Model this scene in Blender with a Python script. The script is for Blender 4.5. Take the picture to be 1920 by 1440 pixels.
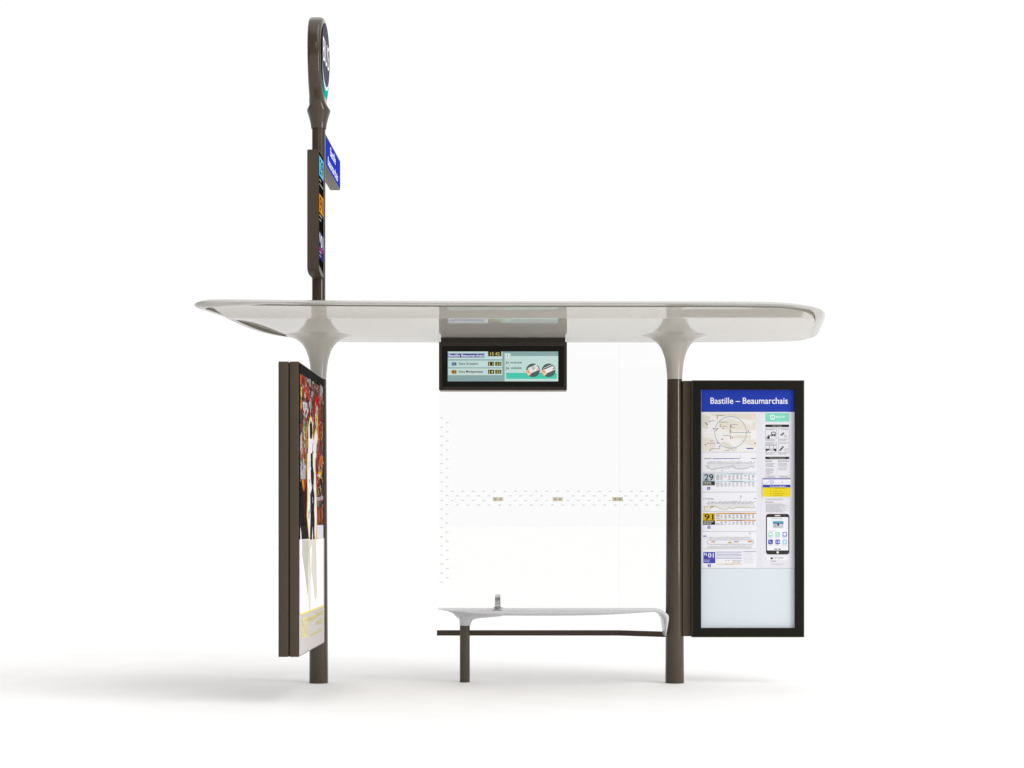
import bpy, bmesh, math, random
from mathutils import Vector
random.seed(7)
for o in list(bpy.data.objects): bpy.data.objects.remove(o)
scene = bpy.context.scene
COL = scene.collection
PI = math.pi

# ------------------------------------------------------------ camera
# origin of the place: the line through both shelter poles is Y = 0, the camera stands 12 m in front of it
F, CX, CY, CAMH, D0 = 3240.0, 1005.0, 985.0, 1.094, 12.0
cam = bpy.data.cameras.new('camera'); camo = bpy.data.objects.new('camera', cam); COL.objects.link(camo)
cam.sensor_width = 36; cam.lens = 36 * F / 1920
cam.shift_x = -(CX - 960) / 1920; cam.shift_y = (CY - 720) / 1920
camo.location = (0, -D0, CAMH); camo.rotation_euler = (PI / 2, 0, 0)
cam.clip_end = 2000; cam.clip_start = .1
scene.camera = camo
scene.render.engine = 'CYCLES'
scene.cycles.max_bounces = 10; scene.cycles.transparent_max_bounces = 16
scene.render.resolution_x, scene.render.resolution_y = 1024, 768
vs = scene.view_settings
vs.view_transform = 'Standard'; vs.look = 'None'; vs.exposure = 0; vs.gamma = 1; vs.use_curve_mapping = False

# ------------------------------------------------------------ studio light: white room, bright overhead, dimmer in front
W = bpy.data.worlds.new('World'); scene.world = W; W.use_nodes = True
nt = W.node_tree; nt.nodes.clear()
def wn(t, **k):
    n = nt.nodes.new(t)
    for a, b in k.items(): setattr(n, a, b)
    return n
tc = wn('ShaderNodeTexCoord'); sx = wn('ShaderNodeSeparateXYZ'); nt.links.new(tc.outputs['Generated'], sx.inputs[0])
def mrange(src, a, b, c, d):
    n = wn('ShaderNodeMapRange', interpolation_type='SMOOTHSTEP')
    nt.links.new(src, n.inputs['Value'])
    for k, v in zip(('From Min', 'From Max', 'To Min', 'To Max'), (a, b, c, d)): n.inputs[k].default_value = v
    return n.outputs[0]
BACK, FRONT, TOP, KEY = 1.02, .17, 1.13, 2.6
m1 = mrange(sx.outputs['Y'], .35, .72, FRONT, BACK)
m2 = mrange(sx.outputs['Z'], .60, .90, 0, TOP)
ad = wn('ShaderNodeMath', operation='ADD'); nt.links.new(m1, ad.inputs[0]); nt.links.new(m2, ad.inputs[1])
kd = wn('ShaderNodeVectorMath', operation='DOT_PRODUCT'); nt.links.new(tc.outputs['Generated'], kd.inputs[0])
_az, _el = math.radians(58), math.radians(42)
kd.inputs[1].default_value = (math.sin(_az) * math.cos(_el), -math.cos(_az) * math.cos(_el), math.sin(_el))
m3 = mrange(kd.outputs['Value'], .78, .98, 0, KEY)
ad2 = wn('ShaderNodeMath', operation='ADD'); nt.links.new(ad.outputs[0], ad2.inputs[0]); nt.links.new(m3, ad2.inputs[1])
bg = wn('ShaderNodeBackground'); bg.inputs['Color'].default_value = (1, 1, 1, 1)
nt.links.new(ad2.outputs[0], bg.inputs['Strength'])
wo = wn('ShaderNodeOutputWorld'); nt.links.new(bg.outputs[0], wo.inputs[0])

def area(name, loc, target, sxx, syy, power, col=(1, 1, 1)):
    l = bpy.data.lights.new(name, 'AREA'); l.shape = 'RECTANGLE'; l.size = sxx; l.size_y = syy
    l.energy = power; l.color = col
    o = bpy.data.objects.new(name, l); COL.objects.link(o); o.location = loc
    o.rotation_euler = (Vector(target) - Vector(loc)).to_track_quat('-Z', 'Y').to_euler()
    return o
area('strip_softbox', (9.3, -5.7, 3.2), (0, 0, 1.9), 3.0, 5.2, 480, (1, .96, .94))
area('front_softbox', (1.5, -16, 9.0), (0, 0, 1.2), 6, 3.5, 120, (1, .98, .97))

# ------------------------------------------------------------ materials
def lin(c):
    c /= 255.0
    return c / 12.92 if c <= .04045 else ((c + .055) / 1.055) ** 2.4
def rgb(h): return tuple(lin(int(h[i:i + 2], 16)) for i in (0, 2, 4))
def mat(name, col, rough=.5, spec=.5, metal=0, noise=0, nscale=6, emit=0, coat=0, bump=0):
    m = bpy.data.materials.new(name); m.use_nodes = True
    t = m.node_tree; b = t.nodes['Principled BSDF']
    c = rgb(col) if isinstance(col, str) else col
    b.inputs['Base Color'].default_value = (*c, 1)
    b.inputs['Roughness'].default_value = rough; b.inputs['Specular IOR Level'].default_value = spec
    b.inputs['Metallic'].default_value = metal; b.inputs['Coat Weight'].default_value = coat
    if emit:
        b.inputs['Emission Color'].default_value = (*c, 1); b.inputs['Emission Strength'].default_value = emit
    if noise:
        co = t.nodes.new('ShaderNodeTexCoord'); n = t.nodes.new('ShaderNodeTexNoise')
        n.inputs['Scale'].default_value = nscale; n.inputs['Detail'].default_value = 6
        t.links.new(co.outputs['Object'], n.inputs['Vector'])
        r = t.nodes.new('ShaderNodeMapRange')
        r.inputs['To Min'].default_value = max(0, rough - noise); r.inputs['To Max'].default_value = rough + noise
        t.links.new(n.outputs[0], r.inputs['Value']); t.links.new(r.outputs[0], b.inputs['Roughness'])
        mx = t.nodes.new('ShaderNodeMix'); mx.data_type = 'RGBA'
        mx.inputs['A'].default_value = (*[x * .94 for x in c], 1); mx.inputs['B'].default_value = (*[min(1, x * 1.05) for x in c], 1)
        t.links.new(n.outputs[0], mx.inputs['Factor']); t.links.new(mx.outputs['Result'], b.inputs['Base Color'])
    if bump:
        co = t.nodes.new('ShaderNodeTexCoord'); n = t.nodes.new('ShaderNodeTexNoise'); n.inputs['Scale'].default_value = 300
        t.links.new(co.outputs['Object'], n.inputs['Vector'])
        bp = t.nodes.new('ShaderNodeBump'); bp.inputs['Strength'].default_value = bump; bp.inputs['Distance'].default_value = .001
        t.links.new(n.outputs[0], bp.inputs['Height']); t.links.new(bp.outputs[0], b.inputs['Normal'])
    return m
BROWN = mat('brown_lacquered_metal', (.055, .041, .027), .13, .42, noise=.03, nscale=9)
BROWNM = mat('brown_satin_metal', (.068, .052, .036), .42, .2, noise=.06, nscale=9)
BLACKF = mat('black_screen_border', (.013, .0125, .010), .4, .06, noise=.04)
BLACKS = mat('black_border_print', (.010, .010, .009), .8, 0)
GAPM = mat('dark_gap', (.012, .01, .009), .6, .2)
ROOFW = mat('glossy_white_lacquer', (.54, .515, .47), .05, .085)
RIMM = mat('white_lacquer_rim', (.44, .43, .405), .18, .25)
CAPM = mat('grey_white_lacquer', (.41, .388, .35), .12, .3)
SEATW = mat('white_lacquered_seat', (.57, .57, .59), .25, .25)
GROOVE = mat('shadow_joint', (.24, .225, .185), .5, .3)
STEEL = mat('brushed_steel', (.55, .55, .55), .28, .5, metal=1, noise=.08, nscale=60)
CLIPM = mat('pale_brass_clip', (.72, .69, .52), .4, .4)
SCREW = mat('screw_head', (.42, .39, .29), .4, .4, metal=.2)
GROUND = mat('white_studio_floor', (.868, .862, .854), .8, .1, noise=.04, nscale=2)

def pane_mat(name, tint, gloss, rough=.02):
    m = bpy.data.materials.new(name); m.use_nodes = True; t = m.node_tree; t.nodes.clear()
    tr = t.nodes.new('ShaderNodeBsdfTransparent'); tr.inputs[0].default_value = (*tint, 1)
    gl = t.nodes.new('ShaderNodeBsdfGlossy'); gl.inputs['Roughness'].default_value = rough
    fr = t.nodes.new('ShaderNodeFresnel'); fr.inputs['IOR'].default_value = 1.45
    mu = t.nodes.new('ShaderNodeMath'); mu.operation = 'MULTIPLY'; mu.inputs[1].default_value = gloss
    t.links.new(fr.outputs[0], mu.inputs[0])
    mx = t.nodes.new('ShaderNodeMixShader'); t.links.new(mu.outputs[0], mx.inputs[0])
    t.links.new(tr.outputs[0], mx.inputs[1]); t.links.new(gl.outputs[0], mx.inputs[2])
    o = t.nodes.new('ShaderNodeOutputMaterial'); t.links.new(mx.outputs[0], o.inputs[0])
    return m
GLASS = pane_mat('clear_glass', (.985, .988, .986), .5)
COVER = pane_mat('anti_reflective_glass', (.99, .99, .99), .012)
COVERI = pane_mat('display_glass', (.99, .99, .99), .3)

INK = {}
def ink(h, emit=0, rough=.8, spec=0.0):
    k = (h, emit, rough)
    if k not in INK: INK[k] = mat('print_' + h, h, rough, spec, emit=emit)
    return INK[k]

# ------------------------------------------------------------ mesh helpers
def link(name, bm, mats, parent=None, smooth=30):
    me = bpy.data.meshes.new(name)
    bmesh.ops.remove_doubles(bm, verts=bm.verts, dist=1e-6)
    bmesh.ops.recalc_face_normals(bm, faces=bm.faces)
    bm.to_mesh(me); bm.free()
    for m in (mats if isinstance(mats, (list, tuple)) else [mats]): me.materials.append(m)
    if smooth:
        for p in me.polygons: p.use_smooth = True
        me.set_sharp_from_angle(angle=math.radians(smooth))
    o = bpy.data.objects.new(name, me); COL.objects.link(o)
    if parent:
        o.parent = parent; root = parent
        off = Vector(parent.location)
        while root.parent: root = root.parent; off += Vector(root.location)
        me.transform(__import__('mathutils').Matrix.Translation(-off))
    return o
def thing(name, label, cat, loc=(0, 0, 0), group=None):
    o = bpy.data.objects.new(name, None); COL.objects.link(o); o.location = loc; o.empty_display_size = .2
    o['label'] = label; o['category'] = cat
    if group: o['group'] = group
    return o
def box(bm, x0, x1, y0, y1, z0, z1, bev=0, mi=0):
    b = bmesh.new()
    vs_ = [b.verts.new((x, y, z)) for z in (z0, z1) for y in (y0, y1) for x in (x0, x1)]
    for f in ((0, 1, 3, 2), (4, 6, 7, 5), (0, 4, 5, 1), (2, 3, 7, 6), (0, 2, 6, 4), (1, 5, 7, 3)): b.faces.new([vs_[i] for i in f])
    if bev: bmesh.ops.bevel(b, geom=b.edges[:], offset=bev, segments=2, affect='EDGES', profile=.6)
    vm = {v: bm.verts.new(v.co) for v in b.verts}
    for f in b.faces:
        nf = bm.faces.new([vm[v] for v in f.verts]); nf.material_index = mi
    b.free()
def loft(bm, rings, cap0=True, cap1=True, mi=0, closed=True):
    R = [[bm.verts.new(p) for p in r] for r in rings]
    n = len(R[0])
    for a, b in zip(R, R[1:]):
        for i in range(n if closed else n - 1):
            j = (i + 1) % n
            f = bm.faces.new((a[i], a[j], b[j], b[i])); f.material_index = mi
    if cap0: f = bm.faces.new(R[0][::-1]); f.material_index = mi
    if cap1: f = bm.faces.new(R[-1]); f.material_index = mi
def ell(cx, cy, z, rx, ry, n=48, p=2.0):
    out = []
    for i in range(n):
        t = 2 * PI * i / n; c, s = math.cos(t), math.sin(t)
        out.append((cx + rx * math.copysign(abs(c) ** (2 / p), c), cy + ry * math.copysign(abs(s) ** (2 / p), s), z))
    return out
def catmull(pts, n, closed=False):
    out = []; N = len(pts); rng = range(N if closed else N - 1)
    for i in rng:
        g = lambda k: Vector(pts[k % N] if closed else pts[min(max(k, 0), N - 1)])
        p0, p1, p2, p3 = g(i - 1), g(i), g(i + 1), g(i + 2)
        for j in range(n):
            t = j / n
            out.append(.5 * ((2 * p1) + (p2 - p0) * t + (2 * p0 - 5 * p1 + 4 * p2 - p3) * t * t + (3 * p1 - p0 - 3 * p2 + p3) * t ** 3))
    if not closed: out.append(Vector(pts[-1]))
    return out

# ---- printing: flat marks on a face, each layer half a millimetre above the one below
def glyphs(s, bold):
    cu = bpy.data.curves.new('t', 'FONT'); cu.body = s; cu.size = 1; cu.offset = bold * .3; cu.resolution_u = 3
    ob = bpy.data.objects.new('t', cu); COL.objects.link(ob)
    dg = bpy.context.evaluated_depsgraph_get(); me = ob.evaluated_get(dg).to_mesh()
    v = [(p.co.x, p.co.y) for p in me.vertices]; f = [tuple(q.vertices) for q in me.polygons]
    ob.evaluated_get(dg).to_mesh_clear(); bpy.data.objects.remove(ob); bpy.data.curves.remove(cu)
    return v, f
class Print:
    def __init__(self, fn, down=False, step=.0005): self.fn, self.down, self.step = fn, down, step; self.v = []; self.f = []; self.mi = []; self.mats = []
    def m(self, mt):
        if mt not in self.mats: self.mats.append(mt)
        return self.mats.index(mt)
    def poly(self, pts, mt, L=1):
        b = len(self.v); self.v += [self.fn(a, c, L * self.step) for a, c in pts]
        self.f.append(tuple(range(b, b + len(pts)))); self.mi.append(self.m(mt))
    def rect(self, a0, b0, a1, b1, mt, L=1): self.poly([(a0, b0), (a1, b0), (a1, b1), (a0, b1)], mt, L)
    def rrect(self, a0, b0, a1, b1, r, mt, L=1):
        p = []
        for cx, cy, t0 in ((a1 - r, b1 - r, 0), (a0 + r, b1 - r, 90), (a0 + r, b0 + r, 180), (a1 - r, b0 + r, 270)):
            for k in range(5):
                t = math.radians(t0 + k * 22.5); p.append((cx + r * math.cos(t), cy + r * math.sin(t)))
        self.poly(p, mt, L)
    def disc(self, cx, cy, r, mt, L=1, ry=None, n=40): self.poly([(cx + r * math.cos(2 * PI * i / n), cy + (ry or r) * math.sin(2 * PI * i / n)) for i in range(n)], mt, L)
    def ring(self, cx, cy, r0, r1, mt, L=1, n=40):
        for i in range(n):
            t, u = 2 * PI * i / n, 2 * PI * (i + 1) / n
            self.poly([(cx + r0 * math.cos(t), cy + r0 * math.sin(t)), (cx + r1 * math.cos(t), cy + r1 * math.sin(t)), (cx + r1 * math.cos(u), cy + r1 * math.sin(u)), (cx + r0 * math.cos(u), cy + r0 * math.sin(u))], mt, L)
    def line(self, pts, w, mt, L=1):
        for (a, b), (c, d) in zip(pts, pts[1:]):
            l = math.hypot(c - a, d - b) or 1; nx, ny = -(d - b) / l * w / 2, (c - a) / l * w / 2
            self.poly([(a + nx, b + ny), (c + nx, d + ny), (c - nx, d - ny), (a - nx, b - ny)], mt, L)
    def frame(self, a0, b0, a1, b1, w, mt, L=1):
        self.rect(a0, b0, a1, b0 + w, mt, L); self.rect(a0, b1 - w, a1, b1, mt, L); self.rect(a0, b0 + w, a0 + w, b1 - w, mt, L); self.rect(a1 - w, b0 + w, a1, b1 - w, mt, L)
    def text(self, s, a0, a1, base, cap, mt, L=2, bold=.02):
        """s between a0 and a1, standing on base, capitals cap high"""
        v, f = glyphs(s, bold)
        if not v: return
        x0 = min(p[0] for p in v); x1 = max(p[0] for p in v)
        k = (a1 - a0) / (x1 - x0); sg = -1 if self.down else 1
        b = len(self.v); self.v += [self.fn(a0 + (x - x0) * k, base + sg * y / .70 * cap, L * self.step) for x, y in v]
        for q in f: self.f.append(tuple(b + i for i in q)); self.mi.append(self.m(mt))
    def lines(self, a0, a1, b0, b1, n, mt, L=2, fill=.5, ragged=.4):
        """rows of print too small to read"""
        dy = (b1 - b0) / n
        for i in range(n):
            a = a0; e = a1 - random.random() * ragged * (a1 - a0)
            while a < e - .3:
                w = min(random.uniform(.8, 4), e - a); y = b0 + i * dy
                self.rect(a, y, a + w, y + dy * fill, mt, L); a += w + .6
    def build(self, name, parent):
        me = bpy.data.meshes.new(name); me.from_pydata([tuple(p) for p in self.v], [], self.f)
        for m_ in self.mats: me.materials.append(m_)
        for p, i in zip(me.polygons, self.mi): p.material_index = i
        o = bpy.data.objects.new(name, me); COL.objects.link(o)
        if parent:
            o.parent = parent; off = Vector(parent.location); r = parent
            while r.parent: r = r.parent; off += Vector(r.location)
            me.transform(__import__('mathutils').Matrix.Translation(-off))
        return o
def X(px, d): return (px - CX) * d / F
def Z(py, d): return CAMH + (CY - py) * d / F
def front(d):                      # a face square to the photograph at distance d, drawn in the photograph's pixel units
    return lambda a, b, o: Vector((X(a, d), d - D0 - o, Z(b, d)))
def side(x): return lambda a, b, o: Vector((x + o, a, b))       # a face looking along +X, drawn in metres

# ------------------------------------------------------------ ground
bm = bmesh.new()
loft(bm, [ell(0, 0, 0, r, r, 64) for r in (900, 60, 8)], cap0=False)
g = link('ground', bm, GROUND); g['kind'] = 'structure'

# ------------------------------------------------------------ shelter
LX, RX = -1.509, .963
H = 2.409
sh = thing('bus_shelter', 'white roofed bus shelter on two brown poles with clear glass back wall', 'bus shelter', (0, 0, 0))
outline = [(-2.085, -1.40), (-2.075, -1.47), (-2.03, -1.53), (-1.93, -1.552), (-1.6, -1.53), (-1.3, -1.505), (-.6, -1.475), (.2, -1.465), (.8, -1.46), (1.3, -1.445), (1.54, -1.40),
           (1.725, -1.26), (1.82, -1.07), (1.872, -.80), (1.91, -.48), (1.955, -.1), (1.978, .12), (1.97, .25), (1.93, .35), (1.82, .41), (1.6, .455), (1.2, .48), (.6, .49), (0, .49),
           (-.6, .49), (-1.15, .485), (-1.45, .45), (-1.67, .30), (-1.79, .02), (-1.885, -.32), (-1.96, -.70), (-2.03, -1.1)]
dense = catmull([(a, b, 0) for a, b in outline], 10, True)
# even resampling
L = [0]
for a, b in zip(dense, dense[1:] + dense[:1]): L.append(L[-1] + (b - a).length)
NO = 260; op = []
k = 0
for i in range(NO):
    t = L[-1] * i / NO
    while L[k + 1] < t: k += 1
    u = (t - L[k]) / (L[k + 1] - L[k]); a, b = dense[k], dense[(k + 1) % len(dense)]
    op.append(a.lerp(b, u))
nr = []
for i in range(NO):
    tg = (op[(i + 3) % NO] - op[(i - 3) % NO]).normalized(); nr.append(Vector((-tg.y, tg.x, 0)))
def ring(s, z): return [tuple(op[i] + nr[i] * s + Vector((0, 0, z))) for i in range(NO)]
BREAK = -1.02
def ceil_z(y): return H + max(0, BREAK - y) * .055
def lip(i):      # how far the rim hangs down: a little less along the front, a little more round the back left corner
    x, y = op[i].x, op[i].y
    f = max(0, min(1, (-.85 - y) / .4)); f = f * f * (3 - 2 * f) * max(0, min(1, (x + 1.98) / .35))
    b_ = max(0, 1 - ((y + .33) / .62) ** 2) if x < -1.2 else 0
    return .0205 * f - .022 * b_
def ringl(s_, z, k): return [(op[i].x + nr[i].x * s_, op[i].y + nr[i].y * s_, z + k * lip(i)) for i in range(NO)]
prof = [(.30, 2.482), (.14, 2.477), (.06, 2.469), (.022, 2.459), (.004, 2.451), (0, 2.441), (.006, 2.430), (.02, 2.4225), (.04, 2.4195), (.062, 2.4195)]
SL = .086
def cs(x, y):
    w = .02; t = BREAK - y
    z = 0 if t < -w else (t * SL if t > w else SL * (t + w) ** 2 / (4 * w))
    if x < -1.1:
        d = min((q.x - x) ** 2 + (q.y - y) ** 2 for q in op) ** .5 - .074
        k = max(0, 1 - d / .25); b_ = max(0, 1 - ((y + .33) / .75) ** 2)
        z += .012 * max(0, min(1, (-1.70 - x) / .2)) * k * k * (3 - 2 * k) * b_
    return min(z, .0245)
bm = bmesh.new()
rr = [ringl(s, z, max(0, min(1, (2.452 - z) / .03))) for s, z in prof]
loft(bm, rr, cap0=True, cap1=False)
roof = link('roof', bm, RIMM, sh, smooth=40)
bm = bmesh.new()
loft(bm, [ringl(.0615, 2.4195, 1), ring(.0625, 2.448), ring(.066, 2.448), [(p[0], p[1], H + cs(p[0], p[1]) + .0005) for p in ring(.066, 0)]], cap0=False, cap1=False)
link('rim_joint', bm, GROOVE, roof, smooth=40)
bm = bmesh.new()
r0 = ring(.0655, 0)
f = bm.faces.new([bm.verts.new((p[0], p[1], 0)) for p in r0])
for yb in (BREAK + .03, BREAK + .015, BREAK, BREAK - .015, BREAK - .03, BREAK - .2066):
    bmesh.ops.bisect_plane(bm, geom=bm.verts[:] + bm.edges[:] + bm.faces[:], plane_co=(0, yb, 0), plane_no=(0, 1, 0))
for xb in [-2.0 + .05 * k for k in range(16)]:
    bmesh.ops.bisect_plane(bm, geom=bm.verts[:] + bm.edges[:] + bm.faces[:], plane_co=(xb, 0, 0), plane_no=(1, 0, 0))
for yb in [-.98 + .06 * k for k in range(22)]:
    bmesh.ops.bisect_plane(bm, geom=bm.verts[:] + bm.edges[:] + bm.faces[:], plane_co=(0, yb, 0), plane_no=(0, 1, 0))
bmesh.ops.triangulate(bm, faces=bm.faces[:])
for v in bm.verts: v.co.z = H + cs(v.co.x, v.co.y)
link('ceiling', bm, ROOFW, roof, smooth=40)

flare_pts = [(14.2, 712), (14.8, 700), (16.3, 686), (18.4, 673), (21.5, 663), (25.5, 653.5), (31, 645.5), (38.5, 639), (47, 634.3), (56, 631.6), (63, 630.0)]
def pole(cx, name='pole'):
    bm = bmesh.new()
    zs = [0, .4, .8, 1.2, 1.6, 2.0, 2.107]
    loft(bm, [ell(cx, 0, z, .0655 - .0125 * min(1, z / 2.1), .0655 - .0125 * min(1, z / 2.1), 64) for z in zs])
    p = link(name, bm, BROWN, sh)
    fp = catmull([(r / 270, Z(y, 12), 0) for r, y in flare_pts], 4)
    bm = bmesh.new()
    loft(bm, [ell(cx, 0, min(q.y, H + .001), q.x, q.x, 72) for q in fp])
    link('flared_capital', bm, CAPM, p, smooth=50)
    return p
pole(LX); pole(RX)

# glass back wall
GY = .22
bend = (.582, GY); endp = (RX - .035, .055)
def pane(x0, y0, x1, y1, z0, z1, th=.010):
    bm = bmesh.new(); dx, dy = x1 - x0, y1 - y0; l = math.hypot(dx, dy); nx, ny = -dy / l * th / 2, dx / l * th / 2
    loft(bm, [[(x0 + nx, y0 + ny, z), (x1 + nx, y1 + ny, z), (x1 - nx, y1 - ny, z), (x0 - nx, y0 - ny, z)] for z in (z0, z1)])
    return bm
zt, zb = .352, .315
g1 = link('glass_pane', pane(-.686, GY, bend[0] - .004, GY, zt, H), GLASS, sh, smooth=0)
g2 = link('glass_pane', pane(bend[0] + .004, GY - .002, endp[0], endp[1], zt, H), GLASS, sh, smooth=0)
# frosted safety dashes printed on the glass
DOT = pane_mat('frosted_dash', (.76, .76, .75), .2, .4)
def wall_pt(x):
    if x <= bend[0]: return GY
    t = (x - bend[0]) / (endp[0] - bend[0]); return GY + t * (endp[1] - GY)
dA, dB = Print(lambda a, b, o: Vector((a, wall_pt(a) - .006 - o, b))), Print(lambda a, b, o: Vector((a, wall_pt(a) - .006 - o, b)))
def dash(px, py):
    d = 12.22; x = X(px, d); pr = dA if x < bend[0] - .02 else dB
    if pr is dB:
        for _ in range(4): d = D0 + wall_pt(x) if x < endp[0] else 12.06; x = X(px, d)
        if x > endp[0] - .02: return
    z = Z(py, d); w, h = .0115, .0042
    pr.poly([(x - w * .9, z - h), (x + w * .7, z - h), (x + w, z + h * .2), (x + w * .9, z + h), (x - w * .7, z + h), (x - w, z - h * .2)], DOT)
for i in range(37):
    dash(828.3 if i % 2 == 0 else 838.2, 784 + i * 8.55)
clips = (934, 1046, 1158)
for r, y in enumerate((921.3, 929.8, 938.4, 947)):
    for i in range(23):
        px = 828.3 + 19.7 * i + (9.9 if r % 2 else 0)
        if px < 842 or (r in (1, 2) and any(abs(px - c) < 13 for c in clips)): continue
        dash(px, y)
for pr, gp in ((dA, g1), (dB, g2)):      # the printed dashes belong to the pane's own mesh
    b2 = bmesh.new(); b2.from_mesh(gp.data); gp.data.materials.append(DOT)
    nv = [b2.verts.new(q) for q in pr.v]
    for q in pr.f: b2.faces.new([nv[i] for i in q]).material_index = 1
    b2.to_mesh(gp.data); b2.free()
for c in clips:
    bm = bmesh.new(); cx, cz_ = X(c, 12.2), Z(936, 12.2)
    y = wall_pt(cx) - .005
    box(bm, cx - .037, cx + .037, y - .012, y, cz_ - .0145, cz_ + .0145, .003)
    cl = link('glass_clip', bm, CLIPM, sh)
    for sgn in (-1, 1):
        bm = bmesh.new()
        loft(bm, [[(cx + sgn * .017 + .0075 * math.cos(t * PI / 8), yy, cz_ + .0075 * math.sin(t * PI / 8)) for t in range(16)] for yy in (y - .0135, y - .011)])
        link('screw', bm, SCREW, cl)
# bottom rail, cranked towards the right pole
bm = bmesh.new()
path = [(-.70, GY), (bend[0], GY), (RX - .03, .045)]
rings = []
for i, (x, y) in enumerate(path):
    rings.append([(x, y - .016, zb), (x, y + .016, zb), (x, y + .016, zt), (x, y - .016, zt)])
loft(bm, rings)
link('bottom_rail', bm, BROWNM, sh, smooth=0)

# ------------------------------------------------------------ bench
be = thing('bench', 'long slim white bench with curved down right end, on one brown leg before the glass', 'bench', (.1, 0, 0))
dB_ = 11.8
outer = [(820, .516), (830, .516), (845, .516), (872, .516), (905, .516), (960, .516), (1060, .516), (1110, .516), (1150, .516), (1190, .5155), (1215, .515), (1233, .513), (1245, .505), (1252.5, .486), (1254.5, .463), (1253, .420), (1250.5, .369), (1249, .337)]
inner = [(820, 1142.2), (830, 1145), (845, 1147), (872, 1150.5), (905, 1154), (960, 1155.7), (1060, 1155.7), (1110, 1154.8), (1150, 1153.2), (1190, 1150.6), (1215, 1148.8), (1228, 1148.4), (1236, 1152.5), (1241, 1159.5), (1243.5, 1167), (1245, 1177), (1246.2, 1187), (1247, 1193)]
io = [(X(a, dB_), z, 0) for a, z in outer]; ii = [(X(a, dB_), Z(b, dB_), 0) for a, b in inner]
io = catmull(io, 5); ii = catmull(ii, 5)
rings = []; n = len(io)
for q, (a, b) in enumerate(zip(io, ii)):
    t = q / (n - 1)
    hw = .185
    if t < .16: hw = .185 * math.sqrt(max(0.06, 1 - (1 - t / .16) ** 2.2 * .75))
    if t > .80: hw = .185 - .05 * (t - .80) / .2
    yc = -.045 - (.0 if t < .8 else .02 * (t - .8) / .2)
    loop = []
    for j in range(40):
        th = 2 * PI * j / 40; c, s = math.cos(th), math.sin(th)
        yy = yc + hw * math.copysign(abs(c) ** (2 / (7 if s > 0 else 3.0)), c)
        k = .5 + .5 * math.copysign(abs(s) ** (2 / (5 if s > 0 else 2.6)), s)
        # upper edge sits near the top so that the slab keeps a crisp seat edge
        k = .62 + (.38 * (k - .5) / .5 if k > .5 else .62 * (k - .5) / .5)
        p = b.lerp(a, k); loop.append((p.x, yy, p.y))
    rings.append(loop)
bm = bmesh.new(); loft(bm, rings)
fl = [(1173, 10.2, 10.2), (1168, 10.4, 11), (1163, 11, 14), (1160.3, 12, 21), (1158.2, 14, 33), (1157.2, 16, 45), (1156.4, 16.5, 56), (1155.2, 18, 68), (1152, 21, 78), (1149, 25, 82), (1146, 32, 82)]
rings = []
for y, l, r in fl:
    loop = []; cx = X(872, 12.0); sc = 12.0 / F
    ry = min(.037 + (r - 10) * .0042, .17)
    for j in range(48):
        th = 2 * PI * j / 48; c, s = math.cos(th), math.sin(th)
        loop.append((cx + (r if c > 0 else l) * sc * c, .02 + ry * s * (1 if s < 0 else .8), Z(y, 12.0)))
    rings.append(loop)
loft(bm, rings)
seat = link('seat', bm, SEATW, be, smooth=40)
bm = bmesh.new(); loft(bm, [ell(X(872, 12.1), .06, z, .0355, .0355, 40) for z in (0, .41)]); 
link('leg', bm, BROWN, be)
bm = bmesh.new()
ax = X(932.3, 11.82); arch = catmull([(-.205, .517), (-.200, .545), (-.185, .575), (-.155, .600), (-.11, .611), (-.04, .614), (.03, .608), (.075, .585), (.095, .55), (.10, .517)], 4) if False else catmull([(-.205, .517, 0), (-.201, .545, 0), (-.188, .575, 0), (-.160, .600, 0), (-.11, .611, 0), (-.04, .614, 0), (.03, .608, 0), (.075, .585, 0), (.095, .55, 0), (.10, .517, 0)], 4)
rings = []
for i, p in enumerate(arch):
    tg = (arch[min(i + 1, len(arch) - 1)] - arch[max(i - 1, 0)]).normalized(); nn = Vector((-tg.y, tg.x, 0)) * .004
    w = .0175 - .0025 * min(1, (p.y - .517) / .09)
    rings.append([(ax + w * e, p.x + nn.x * k, p.y + nn.y * k) for e, k in ((-1, -1), (1, -1), (1, 1), (-1, 1))])
loft(bm, rings)
ar = link('armrest', bm, STEEL, be, smooth=35)
bm = bmesh.new()
box(bm, ax - .034, ax + .034, -.214, -.182, .5155, .5205, .002); link('base_plate', bm, STEEL, ar)
bm = bmesh.new(); box(bm, ax - .034, ax + .034, .079, .111, .5155, .5205, .002); link('base_plate', bm, STEEL, ar)

# ------------------------------------------------------------ advertising panel (left)
ap = thing('advertising_panel', 'tall brown double-sided advertising case with colourful street art poster, hung on the left pole', 'advertising panel', (-1.511, -.82, .29))
y0, y1, z0, z1 = -1.45, -.2, .29, 2.0945
bm = bmesh.new(); box(bm, -1.573, -1.5115, y0, y1, z0, z1, .003); link('case_half', bm, BROWNM, ap)
bm = bmesh.new(); box(bm, -1.504, -1.449, y0, y1, z0, z1, .003); link('case_half', bm, BROWNM, ap)
bm = bmesh.new(); box(bm, -1.5115, -1.504, y0 + .02, y1 - .02, z0 + .02, z1 - .015); link('centre_joint', bm, GAPM, ap)
bm = bmesh.new(); box(bm, -1.535, -1.487, y1 + .0005, -.04, .45, .55); link('pole_bracket', bm, BROWNM, ap)
bm = bmesh.new(); box(bm, -1.535, -1.487, y1 + .0005, -.04, 1.75, 1.85); link('pole_bracket', bm, BROWNM, ap)
PXF = -1.449
def padv(px, py, o):
    d = PXF * F / (px - CX); return Vector((PXF + .001 + o, d - D0, Z(py, d)))
def zat(px, z):      # pixel row of a height on that face
    d = PXF * F / (px - CX); return CY - (z - CAMH) * F / d
P = Print(padv, True, .0006)
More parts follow.
